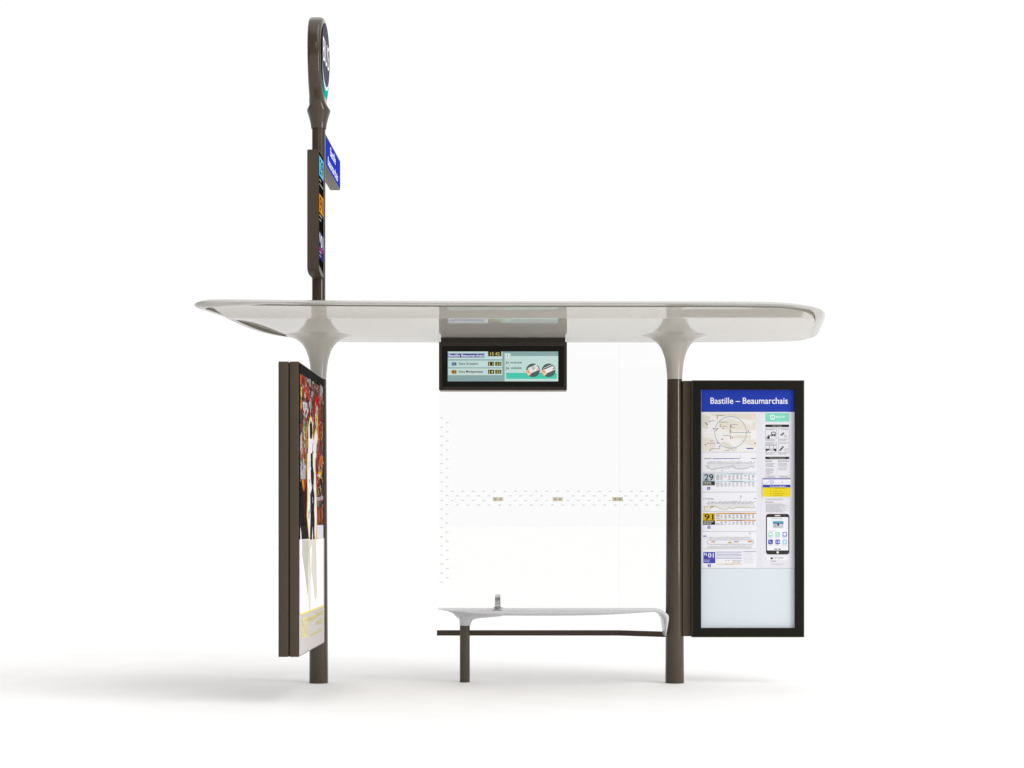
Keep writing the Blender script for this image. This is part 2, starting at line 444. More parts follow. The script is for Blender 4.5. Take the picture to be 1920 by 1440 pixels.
K, WH, RD, YE, OR = ink('15140f'), ink('e6e4ea'), ink('b01526'), ink('dcb418'), ink('c4581a')
GN, GR, DR = ink('3f6a35'), ink('8b8580'), ink('3a1410')
def prow(p0, p1, za, zb_, m, L): P.poly([(p0, zat(p0, za)), (p1, zat(p1, za)), (p1, zat(p1, zb_)), (p0, zat(p0, zb_))], m, L)
prow(560.3, 607.3, 2.088, .297, BLACKS, 0)
P.build('black_border', ap)
# painted sheet: loose random blotches of paint
ART = bpy.data.materials.new('street_art_paint'); ART.use_nodes = True
t = ART.node_tree; b = t.nodes['Principled BSDF']; b.inputs['Roughness'].default_value = .8; b.inputs['Specular IOR Level'].default_value = .1
co = t.nodes.new('ShaderNodeTexCoord'); mp = t.nodes.new('ShaderNodeMapping'); mp.inputs['Scale'].default_value = (1, 9, 7.5)
nz = t.nodes.new('ShaderNodeTexNoise'); nz.inputs['Scale'].default_value = 2.2; nz.inputs['Detail'].default_value = 5
vmix = t.nodes.new('ShaderNodeMix'); vmix.data_type = 'VECTOR'; vmix.inputs['Factor'].default_value = .35
vo = t.nodes.new('ShaderNodeTexVoronoi'); vo.inputs['Scale'].default_value = 1.3
t.links.new(co.outputs['Object'], mp.inputs[0]); t.links.new(mp.outputs[0], nz.inputs['Vector'])
t.links.new(mp.outputs[0], vmix.inputs['A']); t.links.new(nz.outputs['Color'], vmix.inputs['B'])
vsc = t.nodes.new('ShaderNodeVectorMath'); vsc.operation = 'MULTIPLY_ADD'; vsc.inputs[1].default_value = (2.5, 2.5, 2.5)
t.links.new(nz.outputs['Color'], vsc.inputs[0]); t.links.new(mp.outputs[0], vsc.inputs[2]); t.links.new(vsc.outputs[0], vo.inputs['Vector'])
sp = t.nodes.new('ShaderNodeSeparateColor'); t.links.new(vo.outputs['Color'], sp.inputs[0])
cr = t.nodes.new('ShaderNodeValToRGB'); cr.color_ramp.interpolation = 'CONSTANT'
pal = ['2a1d16', '6d2018', 'a83226', '7b746c', 'c5c0c2', '2a1c14', 'b0641c', '4a4640', '981c26', 'c09a2a', '1a1814', '3c5230', '999394', '5a241a', '24201c']
while len(cr.color_ramp.elements) < len(pal): cr.color_ramp.elements.new(.5)
for i, h in enumerate(pal):
    cr.color_ramp.elements[i].position = i / len(pal); cr.color_ramp.elements[i].color = (*rgb(h), 1)
t.links.new(sp.outputs[0], cr.inputs[0]); dk = t.nodes.new('ShaderNodeHueSaturation'); dk.inputs['Value'].default_value = .7; t.links.new(cr.outputs[0], dk.inputs['Color']); t.links.new(dk.outputs[0], b.inputs['Base Color'])
P = Print(padv, True, .0004)
PAL = ink('cbc6c7')
ZV = 1.008
prow(562, 605.6, 2.026, 1.09, ART, 2)
prow(562, 592, 1.09, ZV, ink('22211d'), 2); prow(592, 605.6, 1.095, ZV, ink('dedcea'), 3)
def A(x, y): return (550 + x / 9, 700 + y / 9)
def B(x, y): return (550 + x / 8.47, 850 + y / 8.47)
P.poly([B(100, 420), B(130, 440), B(150, 600), B(175, 600), B(205, 400), B(213, 1150), B(104, 1160)], K, 3)
P.poly([B(150, 620), B(206, 520), B(208, 1000), B(160, 1050)], DR, 4)
P.poly([B(365, 850), B(468, 840), B(474, 1125), B(370, 1135)], ink('6e3a18'), 3)
for k in range(7): P.line([B(380 + k * 13, 860 + (k * 37) % 60), B(385 + k * 12, 1110 - (k * 53) % 80)], .7, [RD, OR, GR, DR][k % 4], 4)
# grey-white scumble and red/orange drips, upper left
P.poly([A(155, 500), A(175, 470), A(225, 500), A(245, 640), A(215, 760), A(185, 700), A(165, 760)], ink('b9b6bb'), 3)
P.poly([A(110, 1010), A(135, 990), A(155, 1200), A(145, 1350), A(118, 1350)], ink('a7a2a8'), 3)
P.poly([B(105, 150), B(150, 110), B(195, 200), B(185, 420), B(110, 410)], ink('a29da2'), 4)
P.poly([B(150, 420), B(190, 400), B(175, 600), B(158, 610)], ink('c2401c'), 4); P.poly([B(130, 420), B(150, 430), B(152, 600)], YE, 5)
for x, yt, yb, c in ((118, 10, 220, OR), (150, 20, 200, RD), (178, 140, 300, RD), (205, 250, 460, OR), (232, 200, 420, ink('b8302a')), (262, 380, 490, RD), (130, 220, 420, YE), (128, 430, 620, ink('c48a1a')), (300, 230, 290, RD), (345, 260, 330, ink('a03030'))):
    P.poly([A(x - 9, yt + 15), A(x + 3, yt), A(x + 13, yt + 30), A(x + 9, yb - 30), A(x - 1, yb), A(x - 10, yb - 60)], c, 3)
for x, yt, yb in ((245, 90, 160), (275, 90, 230), (330, 130, 190), (460, 190, 400), (480, 220, 330), (310, 300, 400), (285, 440, 640)):
    P.poly([A(x - 8, yt), A(x + 8, yt + 8), A(x + 7, yb), A(x - 7, yb - 12)], ink('aeb0ae'), 3)
P.poly([A(150, 900), A(180, 860), A(205, 950), A(165, 990)], ink('7e8a2c'), 4); P.poly([A(195, 760), A(215, 850), A(205, 960), A(190, 900)], GN, 5)
# red loop on the right with a yellow and green core
loopo = [A(345, 430), A(362, 395), A(395, 375), A(425, 400), A(440, 520), A(455, 700), A(452, 960), A(448, 1200), A(430, 1350), A(385, 1350), A(415, 1320), A(432, 1150), A(432, 960), A(415, 940), A(422, 700), A(408, 560), A(392, 520), A(372, 560), A(362, 740), A(358, 870), A(340, 880), A(336, 620)]
P.poly(loopo, RD, 4)
P.poly([A(372, 580), A(392, 535), A(408, 590), A(412, 960), A(375, 900), A(358, 740)], ink('b7b4ae'), 5)
P.poly([A(386, 600), A(398, 570), A(410, 760), A(408, 1000), A(392, 860)], YE, 6); P.poly([A(408, 590), A(420, 620), A(427, 760), A(412, 800)], GN, 6)
P.poly([B(385, 0), B(410, 0), B(385, 300), B(375, 560), B(362, 600), B(345, 380), B(372, 250)], RD, 4)
P.poly([B(425, 40), B(470, 60), B(462, 250), B(430, 200)], OR, 4); P.poly([B(395, 290), B(440, 300), B(430, 390), B(390, 380)], YE, 4)
P.poly([B(372, 330), B(432, 345), B(430, 370), B(374, 370)], WH, 5)
P.poly([B(390, 420), B(440, 400), B(448, 540), B(420, 640), B(385, 610), B(400, 520)], K, 4); P.line([B(410, 430), B(422, 600)], .9, OR, 5); P.line([B(398, 540), B(440, 560)], 1.2, YE, 5)
P.poly([B(365, 700), B(465, 680), B(462, 740), B(365, 760)], ink('a9a6b6'), 4)
# two thin white figures edged in yellow
P.poly([A(240, 900), A(262, 770), A(280, 708), A(306, 750), A(322, 830), A(326, 1120), A(345, 1010), A(375, 895), A(404, 990), A(412, 1120), A(385, 1200), A(378, 1350), A(235, 1350), A(237, 1180)], YE, 7)
P.poly([A(248, 920), A(266, 800), A(282, 745), A(300, 790), A(314, 860), A(318, 1110), A(332, 1140), A(352, 1030), A(376, 950), A(398, 1090), A(380, 1190), A(370, 1350), A(243, 1350), A(246, 1180)], WH, 8)
P.poly([A(264, 870), A(282, 785), A(305, 850), A(314, 1000), A(300, 1110), A(270, 1100)], K, 9)
P.poly([A(316, 1200), A(326, 1150), A(318, 1290), A(330, 1350), A(296, 1350), A(310, 1330)], ink('33312c'), 9)
P.poly([B(205, 0), B(365, 0), B(345, 150), B(355, 450), B(362, 700), B(370, 1000), B(368, 1370), B(330, 1370), B(322, 1180), B(300, 1370), B(238, 1370), B(202, 1000), B(212, 650), B(204, 300)], YE, 7)
P.poly([B(222, 0), B(352, 0), B(336, 150), B(345, 450), B(352, 700), B(362, 1000), B(355, 1180), B(345, 1370), B(336, 1370), B(322, 1150), B(296, 1370), B(246, 1370), B(214, 980), B(224, 650), B(216, 300)], WH, 8)
P.poly([B(265, 0), B(298, 0), B(300, 200), B(318, 330), B(310, 560), B(326, 680), B(320, 900), B(328, 1080), B(320, 1370), B(306, 1370), B(296, 1150), B(285, 1370), B(252, 1370), B(262, 1000), B(258, 650), B(284, 560), B(268, 420), B(262, 200)], ink('24241f'), 9)
for k in range(16):
    x = random.uniform(228, 340); y = random.uniform(20, 1300); P.line([B(x, y), B(x + random.uniform(-6, 6), y + random.uniform(40, 120))], random.uniform(.3, .9), K if k % 3 else WH, 10)
P.poly([B(104, 1160), B(118, 1250), B(124, 1370), B(106, 1370)], WH, 4)
# fine paint flecks over the whole upper sheet
flk = [ink(h) for h in ('d5d0d2', '7d2018', 'c0392b', '1a1814', 'a85c1c', 'c09a2a', '8b837b', '35582c', '5a201a', '24201c', 'c8c4c8', '3a3240')]
for k in range(420):
    x = random.uniform(562.4, 605); y = random.uniform(zat(x, 2.02) + 1, 962)
    if 574 < x < 594 and y > 805: continue
    if x < 576 and y > 905: continue
    w = random.uniform(.25, .9); h = random.uniform(1.2, 7); c = flk[k % len(flk)]
    P.poly([(x - w, y), (x, y - h * .5), (x + w, y + .6), (x + w * .6, y + h), (x - w * .5, y + h * .8)], c, 6)
P.build('street_art_print', ap)
# lower half of the poster, the glass's floor reflection painted into its pale colours
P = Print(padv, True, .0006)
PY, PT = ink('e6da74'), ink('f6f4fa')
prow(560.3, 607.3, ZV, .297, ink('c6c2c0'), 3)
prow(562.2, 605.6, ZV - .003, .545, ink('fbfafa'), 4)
def C(x, y): return (500 + x / 4.2355, 960 + y / 4.2355)
P.poly([C(275, 222), C(328, 222), C(330, 300), C(322, 470), C(328, 700), C(318, 640), C(296, 470), C(278, 350)], ink('bcbab6'), 5)
P.poly([C(330, 222), C(382, 222), C(386, 330), C(390, 620), C(382, 720), C(368, 600), C(352, 470), C(345, 520), C(344, 780), C(334, 760), C(332, 400)], ink('d9d6d2'), 5)
P.line([C(326, 222), C(332, 330), C(326, 560), C(324, 720), C(342, 790)], .6, PY, 6); P.line([C(384, 222), C(388, 420), C(392, 690)], .7, PY, 6); P.line([C(356, 440), C(350, 300)], .5, PY, 6)
P.poly([C(338, 300), C(352, 260), C(348, 420), C(346, 560)], ink('ffffff'), 7)
prow(562.2, 605.6, .552, .540, PY, 5)
E = lambda x, y: (550 + x / 13.09, 1120 + y / 13.09)
for k in range(7):
    yl = 545 + k * 72 - (0 if k else 0); P.poly([E(186, yl), E(342, yl - 85), E(342, yl - 50), E(186, yl + 36)], PY, 5)
P.line([E(205, 560), E(320, 900)], 1.0, ink('c6c2c0'), 6); P.line([E(215, 560), E(312, 850)], .35, PY, 7)
def ptext(s, p0, p1, ya, yb, cap):     # follows the poster's own level
    v, f = glyphs(s, .03); xa = min(q[0] for q in v); xb = max(q[0] for q in v)
    d0 = PXF * F / (p0 - CX) - D0; d1 = PXF * F / (p1 - CX) - D0; zz = Z(ya, d0 + D0); b_ = len(P.v)
    for x, y in v: P.v.append(Vector((PXF + .001 + 6 * P.step, d0 + (x - xa) / (xb - xa) * (d1 - d0), zz + y / .7 * cap)))
    for q in f: P.f.append(tuple(b_ + i for i in q)); P.mi.append(P.m(PY))
ptext('Retrospective', 576.5, 592, 1166, 0, .034)
ptext('Histoire du', 592.8, 604, 1156.5, 0, .034)
ptext('Street Art', 592.8, 604, 1172, 0, .034)
ptext('Exposition - Avenue 2018', 581, 602, 1194, 0, .024)
P.build('footer_with_floor_reflection', ap)
bm = bmesh.new(); box(bm, PXF + .0075, PXF + .0105, y0 + .006, y1 - .006, z0 + .006, z1 - .006); link('glass_cover', bm, COVER, ap, smooth=0)

# ------------------------------------------------------------ information panel (right)
ip = thing('information_panel', 'black framed transit information case with blue header, maps and timetables, beside the right pole', 'information panel', (1.23, 0, .33))
dI = 11.93; yI = dI - D0
x0, x1 = X(1297, dI), X(1508, dI); za, zb2 = Z(1195, dI), Z(713, dI)
wx0, wx1, wz0, wz1 = X(1314.5, dI), X(1490.5, dI), Z(1177.5, dI), Z(730.5, dI)
bm = bmesh.new()
box(bm, x0, x1, yI + .03, yI + .105, za, zb2, .003)
for a, b_, c, d in ((x0, wx0 - .055, za, zb2), (wx1 + .055, x1, za, zb2), (wx0 - .055, wx1 + .055, za, wz0 - .055), (wx0 - .055, wx1 + .055, wz1 + .055, zb2)): box(bm, a, b_, yI, yI + .03, c, d)
link('case', bm, BROWNM, ip)
bm = bmesh.new(); e = .007
for a, b_, c, d in ((x0 + e, wx0, za + e, zb2 - e), (wx1, x1 - e, za + e, zb2 - e), (wx0, wx1, za + e, wz0), (wx0, wx1, wz1, zb2 - e)): box(bm, a, b_, yI - .003, yI + .0295, c, d)
link('black_border', bm, BLACKF, ip)
bm = bmesh.new(); box(bm, X(1279, 12), X(1297, 11.93) - .001, -.045, .03, Z(1193, 11.96), Z(714, 11.96), .004); link('mounting_bracket', bm, BROWNM, ip)
dS = dI + .020
EM = .07
def i_(h): return ink(h, EM, .7, .1)
S = lambda: Print(front(dS), True, .0004)
BL, TX, LG, DK = i_('2440b2'), i_('8f8f98'), i_('e6e6ee'), i_('33322f')
p = S(); p.rect(1314, 730, 1491, 1178, i_('dfe7ee'), 0); p.build('backlit_sheet', ip)
p = S(); p.rect(1315, 731, 1490, 772.3, BL, 1); p.rect(1315, 771.3, 1490, 772.3, i_('26347f'), 2)
p.text('Bastille – Beaumarchais', 1332, 1477, 757, 11.6, i_('f4f5ff'), 3, .042); p.build('stop_name_header', ip)
p = S(); p.rect(1315, 772.3, 1490, 1066, LG, 1); p.rect(1315, 1065.4, 1490, 1066.2, i_('b9bcc4'), 2); p.build('notice_backing', ip)
# neighbourhood map
def M(x, y): return (1290 + x / 7.2, 700 + y / 7.2)
p = S(); p.rect(1316, 773, 1418, 846.5, i_('efeeec'), 2)
CR = [i_('e4dfd3'), i_('e7e3d9'), i_('e0ddd0')]
for k, poly in enumerate(([(310, 545), (915, 545), (915, 640), (700, 610), (560, 580), (330, 575)], [(420, 650), (560, 610), (860, 700), (860, 770), (600, 770), (430, 740)], [(195, 560), (300, 580), (260, 760), (190, 720)], [(610, 835), (850, 835), (850, 880), (620, 875)], [(190, 860), (330, 880), (400, 930), (330, 1050), (190, 1040)], [(440, 930), (500, 925), (660, 1010), (650, 1050), (560, 1040)], [(880, 640), (915, 650), (915, 760), (860, 765)], [(700, 900), (915, 890), (915, 1000), (800, 960)])):
    p.poly([M(*q) for q in poly], CR[k % 3], 3)
p.ring(*M(574, 797), 29.2, 30.2, i_('8fa9c0'), 5)
for a, b_ in (((190, 800), (915, 790)), ((460, 700), (640, 1050)), ((540, 900), (760, 1050)), ((860, 560), (915, 700))): p.line([M(*a), M(*b_)], .7, i_('fbfbfc'), 4)
for x, y, c in ((395, 590, 'b04a80'), (397, 612, 'd8a030'), (298, 650, '8a4a50'), (435, 690, 'c88a30'), (433, 712, 'c0a040'), (578, 700, '605050'), (578, 722, '7a4a40'), (345, 747, '3a4590'), (395, 747, '3a4590'), (380, 766, 'd87040'), (572, 856, 'c07040'), (572, 880, 'd06030'), (600, 868, '606060'), (236, 966, '704040'), (300, 1036, 'b05060'), (428, 990, '505050'), (402, 940, '505060'), (905, 945, '606050'), (460, 890, '505050'), (474, 745, '606070'), (812, 782, '606070'), (240, 672, '606060'), (255, 690, '606060')):
    a, b_ = M(x, y); p.rect(a - 1, b_ - 1.1, a + 1.1, b_ + 1, i_(c), 6)
for x0_, x1_, y in ((385, 490, 570), (425, 545, 660), (590, 675, 690), (600, 850, 800), (445, 525, 715), (480, 560, 840), (255, 360, 945), (310, 435, 1018), (490, 555, 1040), (310, 370, 642), (600, 630, 730), (300, 345, 915)):
    a, b_ = M(x0_, y); c, _ = M(x1_, y); p.lines(a, c, b_ - .6, b_ + .6, 1, i_('85807c'), 6, .8, 0)
a, b_ = M(790, 1008); p.rect(a, b_, a + 13, b_ + 1.9, i_('4a4aa8'), 6)
p.ring(*M(574, 787), 1.6, 2.3, i_('707880'), 6); p.line([M(574, 700), M(574, 860)], .4, i_('b06050'), 5)
p.build('area_map', ip)

def diag(p, xs, yb, n, h, c, x1, L=3):
    for k in range(n):
        x = xs + (x1 - xs) * k / n + random.uniform(-.5, .5); hh = h * random.uniform(.55, 1); p.line([(x, yb), (x + hh * .95, yb - hh)], .6, c, L)
def timetable(p, x0, x1, y0, y1, bar, n):
    bars = i_(bar); p.rect(x0, y0, x1, y0 + 2.1, bars, 3); ym = y0 + (y1 - y0) * .56; p.rect(x0, ym, x1, ym + 1.9, bars, 3)
    p.rect(x0 + 27, y0 + .6, x0 + 51, y0 + 1.4, i_('5a5a60'), 4); p.rect(x0 + 27, ym + .5, x0 + 51, ym + 1.3, i_('5a5a60'), 4)
    for ya, yb, rows in ((y0 + 3.2, ym - 1, 6), (ym + 3, y1, 4)):
        for r in range(rows):
            y = ya + (yb - ya) * r / rows
            for c in range(11):
                x = x0 + 7.4 * c + (0 if c == 0 else 1); w = (6.5 if c == 0 else random.uniform(2.6, 5))
                if random.random() < .9: p.rect(x, y, min(x + w, x1), y + .75, i_('8c8c98' if r != 1 else '6c6c78'), 4)
def badge(p, x0, y0, x1, ys, y1, top, bot, num, inkc):
    p.rect(x0, y0, x1, ys, i_(top), 3); p.rect(x0, ys, x1, y1, i_(bot), 3)
    if num: p.text(num, x0 + 3, x1 - 3, ys - 1.6, ys - y0 - 3.6, i_(inkc), 4, .05)
def wheel(p, cx, y):
    p.rect(cx - 2.8, y, cx + 2.8, y + 5.4, i_('4648a8'), 3); W_ = i_('e8e8f8'); p.disc(cx - .4, y + 1.1, .55, W_, 4, n=10); p.line([(cx - .4, y + 1.6), (cx - .3, y + 3), (cx + 1.2, y + 3.1), (cx + 1.9, y + 4.4)], .6, W_, 4); p.ring(cx - .1, y + 3.4, 1.0, 1.4, W_, 4, 14)
PW = i_('eff0f6')
# sheet for line 29
p = S(); p.rect(1317, 848, 1418, 921, PW, 2)
p.rect(1316.5, 847.6, 1418, 848.5, i_('cfcfd4'), 3)
p.rect(1320, 859.4, 1334, 860.4, DK, 3); p.rect(1336, 859.2, 1378, 860.5, i_('6f6cb4'), 3); p.rect(1378, 859.2, 1388, 860.3, i_('777268'), 3); p.rect(1408.5, 859.2, 1417.5, 860.3, DK, 3)
diag(p, 1325, 870, 30, 6, i_('7a7a80'), 1414)
for k in range(40): x = 1326 + k * 2.25; p.line([(x, 870), (x, 875 + random.uniform(0, 5))], .4, i_('a4a4a8'), 3)
p.line([(1321, 872), (1326, 874), (1333, 880), (1345, 878), (1354, 876), (1364, 875.5), (1374, 873), (1380, 878), (1390, 878.6), (1401, 878), (1408, 874.6), (1415, 875.5)], .6, i_('86867f'), 4)
p.line([(1322, 876), (1335, 881), (1350, 878), (1362, 879), (1372, 876), (1384, 881), (1396, 880)], .4, i_('a0a098'), 4)
p.rect(1326, 873.6, 1327.4, 876, i_('b8a850'), 4); p.rect(1353.7, 881, 1355, 883, DK, 4); p.rect(1318, 884.8, 1417, 885.6, i_('b9a9a9'), 3)
p.ring(1388.7, 856, 1.2, 1.7, i_('c4c4c8'), 4, 16)
badge(p, 1317.5, 887, 1340.5, 902.4, 910, 'bccbd6', '3a3c34', '29', '26302c')
p.lines(1319, 1338, 904, 909.2, 2, i_('c9c9c4'), 4, .55, .3)
wheel(p, 1328.7, 913)
timetable(p, 1342.5, 1417.5, 887.5, 913, 'bcd9e4', 6); p.build('route_sheet', ip)
# sheet for line 91
p = S(); p.rect(1317, 923.5, 1418, 995.5, PW, 2); p.rect(1316.5, 922.4, 1418, 923.5, i_('cdcdd4'), 3)
p.rect(1318, 934.8, 1320.6, 936, i_('8a9a30'), 3); p.rect(1321.6, 934.8, 1324, 936, i_('6c6cc0'), 3); p.rect(1325, 934.9, 1338, 935.9, DK, 3); p.rect(1414, 934, 1417.5, 935, DK, 3)
diag(p, 1325, 945, 34, 6.5, i_('66666c'), 1412)
for k in range(44): x = 1326 + k * 2.05; p.line([(x, 945), (x, 949 + random.uniform(0, 4))], .4, i_('b0a8a0'), 3)
rt = [(1320, 949), (1331, 951.5), (1334, 949), (1340, 949.3), (1348, 952.5), (1356, 955.3), (1364, 954.5), (1367, 951), (1370, 953), (1377, 953), (1380, 951), (1393, 951), (1398, 952.4), (1406, 951), (1410, 953), (1414, 951), (1417, 952)]
p.line(rt, .9, i_('b9a63a'), 5); p.line([(1320, 949), (1321.5, 956.5), (1329, 956.3), (1335, 951)], .8, i_('a8a23c'), 5); p.rect(1333, 949, 1337.5, 951.4, i_('c99a3a'), 6); p.rect(1320.4, 949.6, 1331, 956, i_('f6f4e6'), 4); p.rect(1322.5, 952, 1327, 952.8, i_('8a8a80'), 5)
p.disc(1389, 931, 1.8, i_('606066'), 4, n=18); p.disc(1389, 931, 1.25, PW, 5, n=18); p.line([(1389, 932.8), (1389, 940)], .35, i_('808086'), 4); p.rect(1317.5, 958.6, 1418, 959.4, i_('b4aeb4'), 3)
badge(p, 1317.8, 962, 1340.8, 976, 984, 'd8b428', '2a2820', '91', '201c10')
p.lines(1319, 1338, 977.6, 983.4, 2, i_('d4d0c4'), 4, .55, .25)
wheel(p, 1329.3, 986)
timetable(p, 1342.7, 1417.5, 961.6, 985, 'd39b2c', 6); p.build('route_sheet', ip)
# sheet for the night line
p = S(); p.rect(1317, 997.5, 1418, 1065, PW, 2); p.rect(1316.5, 996, 1418, 997.2, i_('d2d2d8'), 3)
p.rect(1318.5, 1004.3, 1325, 1006, i_('6c68c0'), 3); p.rect(1318.5, 1006.4, 1323, 1007.1, i_('8a88cc'), 3)
diag(p, 1324, 1011, 22, 6, i_('66666e'), 1408); diag(p, 1326, 1028, 24, 6.5, i_('66666e'), 1408)
N = []
for k in range(13): t_ = PI / 2 + PI * k / 12; N.append((1330 + 4 * math.cos(t_), 1016.4 - 4 * math.sin(t_) * -1))
R_ = [(1330, 1020.4)] + [(1330 - 4 * math.sin(PI * k / 10), 1016.4 + 4 * math.cos(PI * k / 10)) for k in range(1, 10)] + [(1330, 1012.4), (1409, 1012.4)] + [(1409 + 4 * math.sin(PI * k / 10), 1016.4 - 4 * math.cos(PI * k / 10)) for k in range(1, 10)] + [(1409, 1020.4), (1330, 1020.4)]
p.line(R_, .75, i_('8a7a9a'), 4)
for a, b_, w, c in ((1333, 1014.5, 8, 'd8a878'), (1365, 1016, 7, 'd0b060'), (1376, 1014.4, 9, 'b0a8b8'), (1402, 1014.2, 8, 'd89a40')): p.rect(a, b_, a + w, b_ + 2.5, i_(c), 5)
p.rect(1380, 1008, 1383.5, 1008.7, DK, 4); p.disc(1405.8, 1000, 1.7, i_('707078'), 4, n=18); p.disc(1405.8, 1000, 1.2, PW, 5, n=18); p.rect(1318, 1028.6, 1418, 1029.3, i_('b8b6bc'), 3)
p.rect(1318.8, 1035, 1341, 1056, i_('4247b0'), 3); p.rect(1319, 1047, 1341, 1048, i_('7a44b4'), 4)
p.text('N', 1320, 1325, 1041.6, 5.2, i_('f0f0ff'), 5, .07); p.text('01', 1327.3, 1338.3, 1045, 7.8, i_('f0f0ff'), 5, .07); p.lines(1320, 1332, 1049.4, 1055, 2, i_('b4b6ec'), 5, .55, .2)
wheel(p, 1330, 1058)
for y in (1034.6, 1040, 1046): p.rect(1343, y, 1391, y + 1, i_('5a5aaa' if y > 1035 else '7c7cc0'), 3)
p.rect(1393, 1034, 1417.5, 1034.9, i_('56569c'), 3)
for y in (1037, 1042.5): p.lines(1343, 1390, y, y + 2.4, 2, i_('b4b4c0'), 3, .4, .2)
p.lines(1394, 1416, 1037, 1056, 8, i_('d4d4de'), 3, .4, .3)
for x, y in ((1360, 1050), (1364.5, 1050), (1373.5, 1054), (1377.5, 1054), (1381.5, 1054), (1385, 1054)): p.rect(x, y, x + 2.6, y + 1.5, i_('d8a840'), 4)
p.lines(1373, 1390, 1050, 1053, 2, i_('9c9cac'), 3, .5, 0); p.rect(1343, 1057, 1391, 1058.6, i_('ddd3ae'), 3); p.rect(1359, 1057.2, 1375, 1058.4, i_('c8b070'), 4); p.build('route_sheet', ip)
# travel advice sheet, right column
def Q(x, y): return (1420 + x / 8.475, 770 + y / 8.475)
p = S(); p.rect(1429.5, 773, 1485.5, 1064, i_('e9e9f0'), 2)
p.rect(1435, 774.4, 1480, 790.6, i_('86dcc6'), 3)
wh = i_('f7fbfa'); p.ring(1448.6, 782.1, 3.4, 4.9, wh, 4, 28); p.line([(1442.6, 779), (1446.4, 779.6), (1449, 784), (1450.4, 786.6)], 1.0, wh, 5); p.text('RATP', 1455.5, 1471.5, 783.8, 4.0, wh, 4, .03)
p.rect(1435, 796.1, 1479.3, 800.9, DK, 3); p.text('Savoir voyager', 1448.5, 1466, 799.5, 2.0, i_('dcdcd8'), 4, .02)
for x0_, y0_ in ((1435.2, 803.3), (1459, 803.3), (1435.2, 828.8), (1459, 828.8)): p.frame(x0_, y0_, x0_ + 20.6, y0_ + 20, .45, i_('77777c'), 3)
for x0_, y0_ in ((1437, 805), (1464, 805), (1437, 830.6), (1462, 830.6)): p.lines(x0_, x0_ + 15, y0_, y0_ + 1.8, 2 if x0_ > 1450 or y0_ > 820 else 1, i_('77777c'), 4, .5, .1)
for x0_, y0_ in ((1435.4, 824), (1459.2, 824), (1435.4, 849.5), (1459.2, 849.5)): p.lines(x0_, x0_ + 19, y0_, y0_ + 3.2, 3, i_('8e8e94'), 3, .45, .3)
p.rrect(1446, 809.5, 1454.3, 817.5, 1.6, DK, 4); p.rect(1447.3, 811, 1453, 814, i_('e9e9f0'), 5); p.rect(1446.4, 817, 1448, 818.6, DK, 4); p.rect(1452.2, 817, 1453.9, 818.6, DK, 4); p.rect(1449, 815.3, 1451.4, 816.4, i_('c8c8cc'), 5)
p.disc(1441, 816.5, 1.2, DK, 4, n=12); p.poly([(1439.4, 818), (1442.4, 818), (1444.6, 814.5), (1445.2, 815), (1443.2, 819.6), (1442.8, 822.6), (1438.4, 822.6), (1439, 820.5), (1436.6, 822), (1436.4, 821.2)], DK, 4)
p.poly([(1463, 815.5), (1468.5, 810.5), (1471, 812.5), (1465.5, 817.5)], DK, 4); p.line([(1465, 815), (1469, 811.8)], .6, i_('c8c8cc'), 5); p.frame(1470.2, 816, 1474.6, 819.8, .5, i_('77777c'), 4)
p.rect(1435.6, 834, 1455.6, 835, DK, 4)
for x in (1442.5, 1450): p.rect(x, 835, x + .5, 843, DK, 4)
for x0_, x1_ in ((1435.6, 1442.5), (1450, 1455.6)): p.rect(x0_, 841.4, x1_, 844.6, DK, 4)
p.rect(1442.6, 843.6, 1450, 844.4, i_('77777c'), 4); p.disc(1437.6, 845, 1.3, DK, 5, n=14); p.disc(1453.8, 844.4, 1.9, DK, 5, n=14); p.line([(1444, 841.5), (1446, 843), (1448.6, 840.4)], .5, DK, 4)
p.ring(1467.5, 838.4, .9, 2.2, DK, 4, 18); p.poly([(1460.6, 844.4), (1466, 838.4), (1468.4, 840), (1463, 845.8)], DK, 4); p.frame(1470, 841.4, 1477.6, 843.8, .4, i_('77777c'), 4); p.line([(1473, 845), (1473.6, 847)], .6, i_('77777c'), 4)
p.rect(1435, 856.4, 1479.6, 861, DK, 3); p.text('Votre titre de transport', 1443, 1472, 859.6, 1.9, i_('dcdcd8'), 4, .02)
for x0_, w in ((1435, 13), (1459, 20)): p.rect(x0_, 863.8, x0_ + 1.6, 865.4, DK, 3); p.frame(x0_ + 2, 863.4, x0_ + w, 865.8, .3, i_('9a9aa0'), 3); p.lines(x0_ + 2.8, x0_ + w - 1, 864.2, 865.2, 1, i_('66666c'), 4, .8, 0)
p.lines(1435.5, 1454.5, 868.2, 876, 6, i_('8a8a92'), 3, .42, .3); p.lines(1435.5, 1452, 878.4, 890.6, 12, i_('94949c'), 3, .42, .5)
p.lines(1459, 1478, 868.2, 875.5, 4, i_('8a8a92'), 3, .4, .3); p.lines(1459, 1478.5, 876.8, 882.5, 4, i_('94949c'), 3, .4, .2); p.rect(1457.2, 866, 1457.5, 891, i_('b4b4bc'), 3)
for x0_, x1_ in ((1435.2, 1455), (1459.6, 1479.8)): p.frame(x0_, 892, x1_, 896, .35, i_('8a8a92'), 3); p.lines(x0_ + 3, x1_ - 3, 893.6, 894.8, 1, i_('66666c'), 4, .8, 0)
p.lines(1437, 1474, 935.5, 938.5, 3, i_('8a8a92'), 3, .4, .3); p.rect(1435.3, 940.5, 1437, 942.5, DK, 3); p.lines(1438, 1450, 941, 942.6, 1, i_('55555c'), 3, .7, 0)
p.lines(1436, 1478, 944.5, 961, 11, i_('8c8c94'), 3, .4, .4)
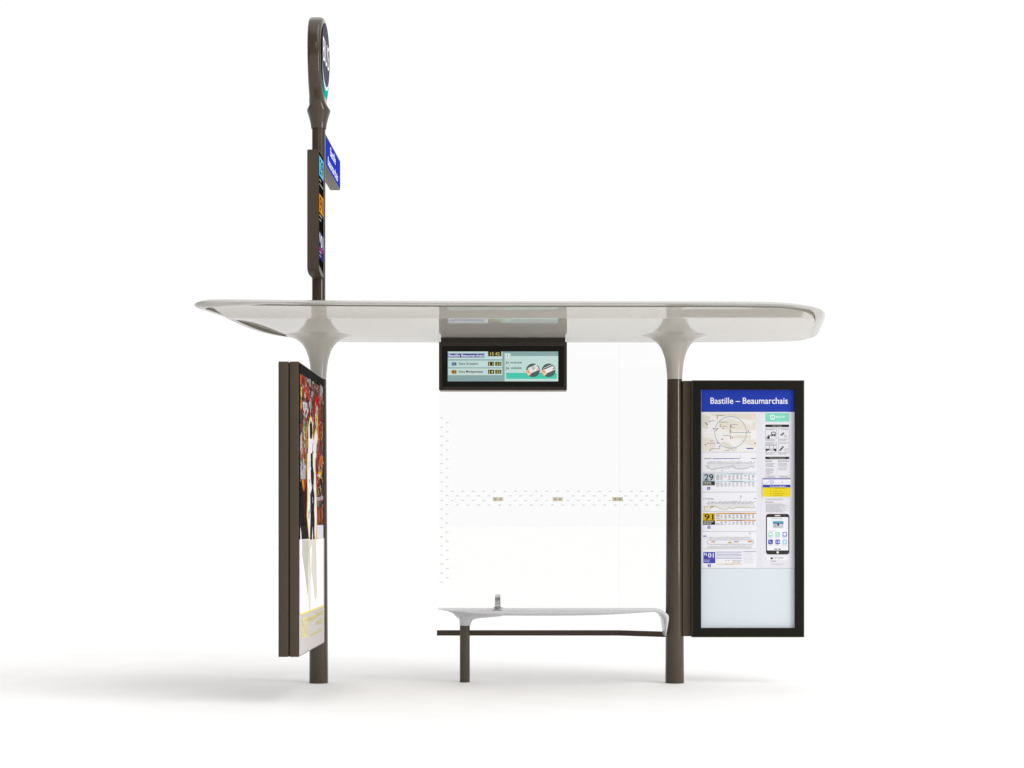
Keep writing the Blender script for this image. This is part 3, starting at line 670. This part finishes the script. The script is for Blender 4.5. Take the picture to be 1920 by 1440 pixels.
p.rrect(1436, 963.6, 1480, 1039.5, 5, DK, 3); p.rect(1438, 969.6, 1478, 1032, i_('f3f4fb'), 4); p.rrect(1452.6, 965.4, 1463.2, 967.8, 1.1, i_('e6dcdc'), 4); p.disc(1458, 1035.6, 2.2, i_('ededf2'), 4, n=20); p.ring(1471.4, 966.8, .5, .9, i_('85858a'), 4, 12)
p.lines(1447, 1469, 972, 973.6, 1, i_('a2a2aa'), 5, .7, .1)
p.rect(1449, 977, 1469, 990, i_('cfd2da'), 5); p.rect(1449, 977, 1469, 980.2, i_('62b4ae'), 6); p.rect(1449, 980.2, 1469, 982, i_('3c55b4'), 6); p.disc(1459, 984, 2, i_('25262c'), 7, n=18); p.lines(1451, 1456, 983.6, 989, 4, i_('85858e'), 7, .4, .2); p.line([(1459, 986), (1458.7, 989)], .6, i_('25262c'), 7)
p.lines(1440, 1454, 995, 996, 1, i_('9c9ca4'), 5, .7, 0)
for k, c in enumerate(('a8dccd', 'a2dccb', '7f8cdc', '3644b4', '3f4bb8', '9ad6ea')):
    x = 1440.4 + 13.4 * (k % 3); y = 997.6 + 14 * (k // 3); p.rrect(x, y, x + 8.6, y + 8.6, 1.4, i_(c), 5)
    if k == 0: p.rect(x + 1.8, y + 2.4, x + 6.8, y + 5.8, wh, 6)
    elif k == 1: p.ring(x + 4.3, y + 4.3, 2, 2.7, wh, 6, 18); p.line([(x + 4.3, y + 2.8), (x + 4.3, y + 4.6), (x + 5.6, y + 4.6)], .4, wh, 6)
    elif k == 2: p.disc(x + 4.3, y + 4, 2.9, wh, 6, ry=2.5, n=20); p.poly([(x + 2.4, y + 5.4), (x + 4, y + 6.2), (x + 2.4, y + 7.4)], wh, 6)
    elif k == 3: p.line([(x + 2.6, y + 1.8), (x + 2.8, y + 3.6), (x + 4.4, y + 5.8), (x + 6.4, y + 6.6)], .9, wh, 6)
    elif k == 4: p.frame(x + 1.8, y + 2.2, x + 6.2, y + 6.2, .6, wh, 6); p.poly([(x + 6.2, y + 3), (x + 7.4, y + 2), (x + 7.4, y + 7), (x + 6.2, y + 5.8)], wh, 6)
    else: p.poly([(x + 1.6, y + 6.6), (x + 3.6, y + 5.6), (x + 1.8, y + 3), (x + 4.2, y + 4), (x + 5, y + 2.4), (x + 7, y + 2.6), (x + 6.4, y + 5), (x + 4.4, y + 6.9)], wh, 6)
    p.lines(x, x + 8.4, y + 9.4, y + 11.8, 2, i_('a4a4ac'), 5, .4, .2)
p.rect(1451.6, 1028.8, 1457.2, 1030.4, DK, 5); p.rect(1458.6, 1028.8, 1464, 1030.4, DK, 5)
p.rect(1438, 1043, 1477, 1050, i_('f1f2f8'), 3); p.rrect(1444.6, 1045, 1449, 1048.4, .8, DK, 4); p.lines(1450, 1470, 1045.2, 1047.6, 2, i_('8c8c94'), 4, .5, .3); p.lines(1444.5, 1455, 1051.6, 1053, 1, i_('55555c'), 3, .8, 0); p.lines(1446, 1472, 1057, 1060, 2, i_('a8a8b0'), 3, .4, .3)
p.build('travel_advice_sheet', ip)
# yellow notice taped over it
p = Print(lambda a, b, o: front(dS)(a, b, o + .006), True, .0004)
p.poly([(1429.8, 897), (1482.2, 897), (1483.6, 932.6), (1429.4, 933.2)], i_('eeeef8'), 1)
p.rect(1430, 897, 1482, 898.7, i_('4a44a0'), 2); p.ring(1447, 904, 3.1, 3.6, i_('5c5cc0'), 3, 24); p.lines(1445, 1449.4, 903.4, 904.9, 1, i_('5c5cc0'), 3, .8, 0); p.line([(1430.6, 907.3), (1436.5, 907), (1440.4, 904.4), (1442.2, 900.5)], .35, i_('8c8cc8'), 3); p.rect(1465.6, 903.2, 1468, 904.6, i_('a0a0b8'), 3); p.rect(1443, 907.6, 1481, 907.9, i_('c0c0d8'), 3)
p.rect(1430, 909, 1482, 913.9, i_('3444ac'), 2); p.text('Arrêt non desservi', 1443.4, 1473, 912.9, 2.9, i_('e8eaff'), 3, .03)
p.rect(1430.2, 913.9, 1482.2, 931.6, i_('ecd62a'), 2)
for y in (915.8, 920.6, 925, 928.8): p.rect(1444, y, 1445.6, y + 1, i_('9c8c20'), 3); p.lines(1449, 1476, y, y + 1, 1, i_('9c8c20'), 3, .9, .4)
o = p.build('yellow_notice', ip)
bm = bmesh.new(); box(bm, wx0 - .004, wx1 + .004, yI + .002, yI + .006, wz0 - .004, wz1 + .004)
link('glass_cover', bm, COVERI, ip, smooth=0)

# ------------------------------------------------------------ arrival screen under the roof
dp = thing('arrival_display', 'dark box with lit screen of bus arrival times, hanging under the roof', 'display', (-.23, .1, 2.41))
dT = 12.08; yT = dT - D0
bx0, bx1 = X(823, dT), X(1063, dT); bz0, bz1 = Z(731, dT), Z(641, dT)
bm = bmesh.new()
box(bm, bx0, bx1, yT + .012, yT + .12, bz0, bz1, .003)
i0, i1, j0, j1 = X(829, dT), X(1057.5, dT), Z(725, dT), Z(648.5, dT)
for a, b_, c, d in ((bx0, i0, bz0, bz1), (i1, bx1, bz0, bz1), (i0, i1, bz0, j0), (i0, i1, j1, bz1)): box(bm, a, b_, yT, yT + .0125, c, d)
link('housing', bm, mat('dark_brown_housing', (.030, .022, .016), .38, .3, noise=.05), dp)
bm = bmesh.new(); box(bm, X(826.5, dT), X(1060, dT), yT + .02, yT + .11, bz1 - .002, H - .0005); link('ceiling_mount', bm, mat('dark_mount', (.026, .02, .015), .4, .3), dp)
bm = bmesh.new(); box(bm, X(825, dT), X(1061.5, dT), yT + .001, yT + .115, bz0 - .004, bz0 - .0005); link('added_floor_light_slab', bm, mat('painted_floor_light', (.20, .165, .13), .4, .3), dp)  # added slab, its lighter brown imitates floor light on the housing's underside
bm = bmesh.new(); box(bm, i0, i1, yT + .0035, yT + .0115, j0, j1); link('black_border', bm, BLACKF, dp)
def T(x, y): return (800 + x / 6.4, 580 + y / 6.4)
SE = .36
def s_(h): return ink(h, SE, .5, .2)
p = Print(front(dT + .0030), True, .0004)
def tr(x0, y0, x1, y1, h, L): a, b_ = T(x0, y0); c, d = T(x1, y1); p.rect(a, b_, c, d, s_(h), L)
def tt(s, x0, x1, y, cap, h, L=5, bold=.035): p.text(s, 800 + x0 / 6.4, 800 + x1 / 6.4, 580 + y / 6.4, cap / 6.4, s_(h), L, bold)
tr(252, 506, 1578, 864, '809fa0', 1)
tr(258, 506, 908, 600, 'b9d0d0', 2); tr(258, 614, 908, 697, 'b7cfce', 2); tr(258, 708, 908, 790, 'b9d0cd', 2)
tr(256, 531, 692, 577, '32398c', 3); tt('Bastille Beaumarchais', 262, 686, 568, 29, 'e6e8f4', 5, .045)
tr(737, 506, 896, 563, '2a2b1e', 3); tt('15 42', 762, 877, 552, 36, 'c8c05c')
tr(300, 636, 357, 676, '6f93b4', 3); tt('29', 303, 354, 671, 32, '16223a', 5, .02); tt('Gare St-Lazare', 385, 616, 664, 26, '2b3836', 5, .04)
tr(300, 731, 357, 773, 'b8741c', 3); tt('91', 303, 354, 769, 34, '24160a', 5, .02); tt('Gare Montparnasse', 385, 676, 760, 26, '2b3836', 5, .04)
for x0_, x1_, y0_, s in ((737, 811, 629, '11'), (824, 896, 629, '23'), (737, 811, 725, '14'), (824, 896, 725, '22')):
    tr(x0_, y0_, x1_, y0_ + 48, '2a2b1e', 3); tt(s, x0_ + 12, x1_ - 10, y0_ + 41, 34, 'c8c05c')
tr(935, 560, 1578, 864, 'b5d0cd', 2); tr(935, 526, 1008, 562, 'b5d0cd', 2); tr(948, 545, 992, 588, 'cfe0de', 3); tt('i', 964, 972, 577, 32, '3a4444')
tt('Je monte', 946, 1141, 651, 30, '566060'); tt('Je valide', 946, 1138, 718, 30, '566060')
tr(953, 762, 1562, 834, '42bba6', 3)
for cx, card in ((1276, 0), (1464, 1)):
    a, b_ = T(cx, 732); p.disc(a, b_, 12.8, s_('475a58'), 4, n=48)
    q = lambda *pts: [T(cx + x, 732 + y) for x, y in pts]
    p.poly(q((-64, -26), (42, -72), (76, -8), (-26, 38)), s_('d8dcdc'), 5)
    if card: p.poly(q((-58, -22), (46, -66), (52, -54), (-52, -8)), s_('3a3850'), 6); p.disc(*T(cx + 48, 720), 1.6, s_('d0c040'), 6, n=14); p.disc(*T(cx + 56, 712), 1.2, s_('4070b0'), 7, n=14)
    else:
        p.ring(*T(cx + 4, 704), 2.2, 3.0, s_('394040'), 6, 20); p.line([T(cx - 12, 690), T(cx + 14, 722)], .5, s_('394040'), 6)
        p.line([T(cx + 28, 692), T(cx + 62, 680)], .6, s_('6a7070'), 6); p.line([T(cx + 40, 722), T(cx + 72, 708)], 1.8, s_('d08a80'), 6); p.line([T(cx - 42, 708), T(cx - 34, 730)], .6, s_('6a7070'), 6); p.line([T(cx - 8, 748), T(cx + 2, 744)], 1.2, s_('d8946a'), 6)
    p.poly(q((-80, 4), (-52, -18), (-38, 14), (-18, 26), (-28, 50), (-50, 68), (-66, 50), (-79, 26)), s_('e3b898'), 6)
    p.poly(q((-72, 10), (-52, 2), (-42, 22), (-60, 36)), s_('cf8a72'), 7)
p.build('screen', dp)

# ------------------------------------------------------------ bus stop mast and its signs
ma = thing('bus_stop_mast', 'tall brown bus stop mast with rounded paddle head rising above the shelter roof', 'bus stop mast', (LX, 0, 2.47))
bm = bmesh.new(); loft(bm, [ell(LX, 0, z, .0465, .0465, 56) for z in (2.478, 3.0, 3.5, 3.852)]); link('post', bm, BROWN, ma)
lv = [(3.846, .051, .051, 2), (3.852, .0525, .0525, 2), (3.88, .056, .060, 2), (3.92, .066, .074, 2), (3.955, .077, .088, 2), (3.968, .0812, .0945, 2), (3.974, .0812, .096, 2.05), (3.985, .075, .1, 2.1), (4.003, .064, .106, 2.3), (4.025, .0535, .118, 2.8), (4.05, .0495, .134, 3.4), (4.08, .0485, .155, 4), (4.14, .0485, .192, 4.6), (4.22, .0485, .225, 4.6), (4.30, .0485, .243, 5), (4.38, .0485, .247, 5), (4.44, .0485, .238, 5), (4.50, .0485, .213, 5), (4.545, .0485, .178, 5), (4.575, .0475, .14, 4.6), (4.593, .045, .103, 4), (4.603, .038, .07, 3.4), (4.608, .024, .04, 2.6)]
# resample smoothly
lv2 = []
for i in range(len(lv) - 1):
    a, b_ = lv[i], lv[i + 1]
    for k in range(1): lv2.append(a)
lv2.append(lv[-1])
bm = bmesh.new(); loft(bm, [ell(LX - (.0048 if z > 4.01 else 0), 0, z, rx + (.0048 if z > 4.01 else 0), ry, 72, pw) for z, rx, ry, pw in lv2])
hd = link('paddle_head', bm, BROWN, ma, smooth=32)
xs = LX + .0485
p = Print(side(xs + .0006), False, .0008)
def clip_disc(cy, cz_, r, rz, m, L): p.disc(cy, cz_, r, m, L, ry=rz, n=72)
tl = [(0, 4.04), (.05, 4.052), (.09, 4.078), (.125, 4.118), (.160, 4.165), (.185, 4.21), (.198, 4.26), (.20, 4.32), (.19, 4.38)]
p.poly(tl + [(-a, b_) for a, b_ in reversed(tl[1:])], ink('08a39f'), 0)
clip_disc(0, 4.336, .206, .220, ink('eceaf2'), 1)
clip_disc(0, 4.357, .212, .217, ink('504f5a'), 2)
p.text('BUS', -.165, .165, 4.285, .165, ink('f4f2fa'), 3, .0)
p.build('bus_emblem', hd)

ln = thing('line_number_sign', 'narrow brown box sign on the mast listing lines 29, 91 and N01', 'sign', (LX, -.19, 2.85))
x0, x1 = LX - .040, LX + .040
bm = bmesh.new()
sec = [(-.305, 2.846), (-.300, 2.822), (-.225, 2.800), (-.04, 2.800), (-.04, 3.639), (-.305, 3.639)]
bv = .004
loft(bm, [[(x0, y, z) for y, z in sec], [(x1, y, z) for y, z in sec]])
bmesh.ops.bevel(bm, geom=bm.edges[:], offset=bv, segments=2, affect='EDGES')
link('case', bm, BROWNM, ln)
p = Print(side(x1 + .0006), False, .0006)
ya, yb = -.299, -.062
p.poly([(ya, 2.86), (yb, 2.83), (yb, 3.63), (ya, 3.63)], ink('100f0d'), 0)
a, b_ = ya + .004, yb - .006
def pl(y0, y1, z0, z1, h, L=1): p.rect(y0, z0, y1, z1, ink(h), L)
pl(a, b_, 3.470, 3.602, '5db4d4'); p.text('29', a + .03, b_ - .03, 3.486, .10, ink('14181c'), 2, .02)
pl(a, b_, 3.220, 3.345, 'c98020'); p.text('91', a + .03, b_ - .03, 3.236, .095, ink('1c1408'), 2, .02)
pl(a, b_, 2.905, 3.085, '2a2a68'); p.text('N', a + .01, a + .07, 3.020, .065, ink('eeeef4'), 2, .02); p.text('01', a + .085, b_ - .02, 2.992, .085, ink('eeeef4'), 2, .02); pl(a, b_, 2.968, 2.982, 'b02a8c', 2)
for z, w in ((3.435, .10), (3.405, .20), (3.195, .16), (3.165, .09), (2.948, .12), (2.922, .10)):
    y = a + .008
    while y < a + w: l = random.uniform(.015, .04); p.rect(y, z, min(y + l, a + w), z + .010, ink('a8a8a6'), 2); y += l + .008
p.build('line_number_print', ln)

sn = thing('stop_name_sign', 'blue flag sign with white stop name, on the back of the mast', 'sign', (LX, .5, 2.514 + CAMH - .0))
z0, z1 = 2.514 + CAMH, 2.735 + CAMH
bm = bmesh.new(); box(bm, LX - .036, LX + .040, .035, .968, z0, z1, .005); link('case', bm, BROWNM, sn)
p = Print(side(LX + .0406), False, .0006)
p.poly([(.045, z0 + .008), (.950, z0 + .008), (.960, z0 + .018), (.960, z1 - .024), (.950, z1 - .012), (.045, z1 - .012)], ink('2637a8'), 0)
wt = ink('f2f2fc')
p.text('Bastille', .33, .66, z0 + .125, .062, wt, 1, .03); p.text('Beaumarchais', .19, .80, z0 + .030, .062, wt, 1, .03)
p.build('stop_name_print', sn)
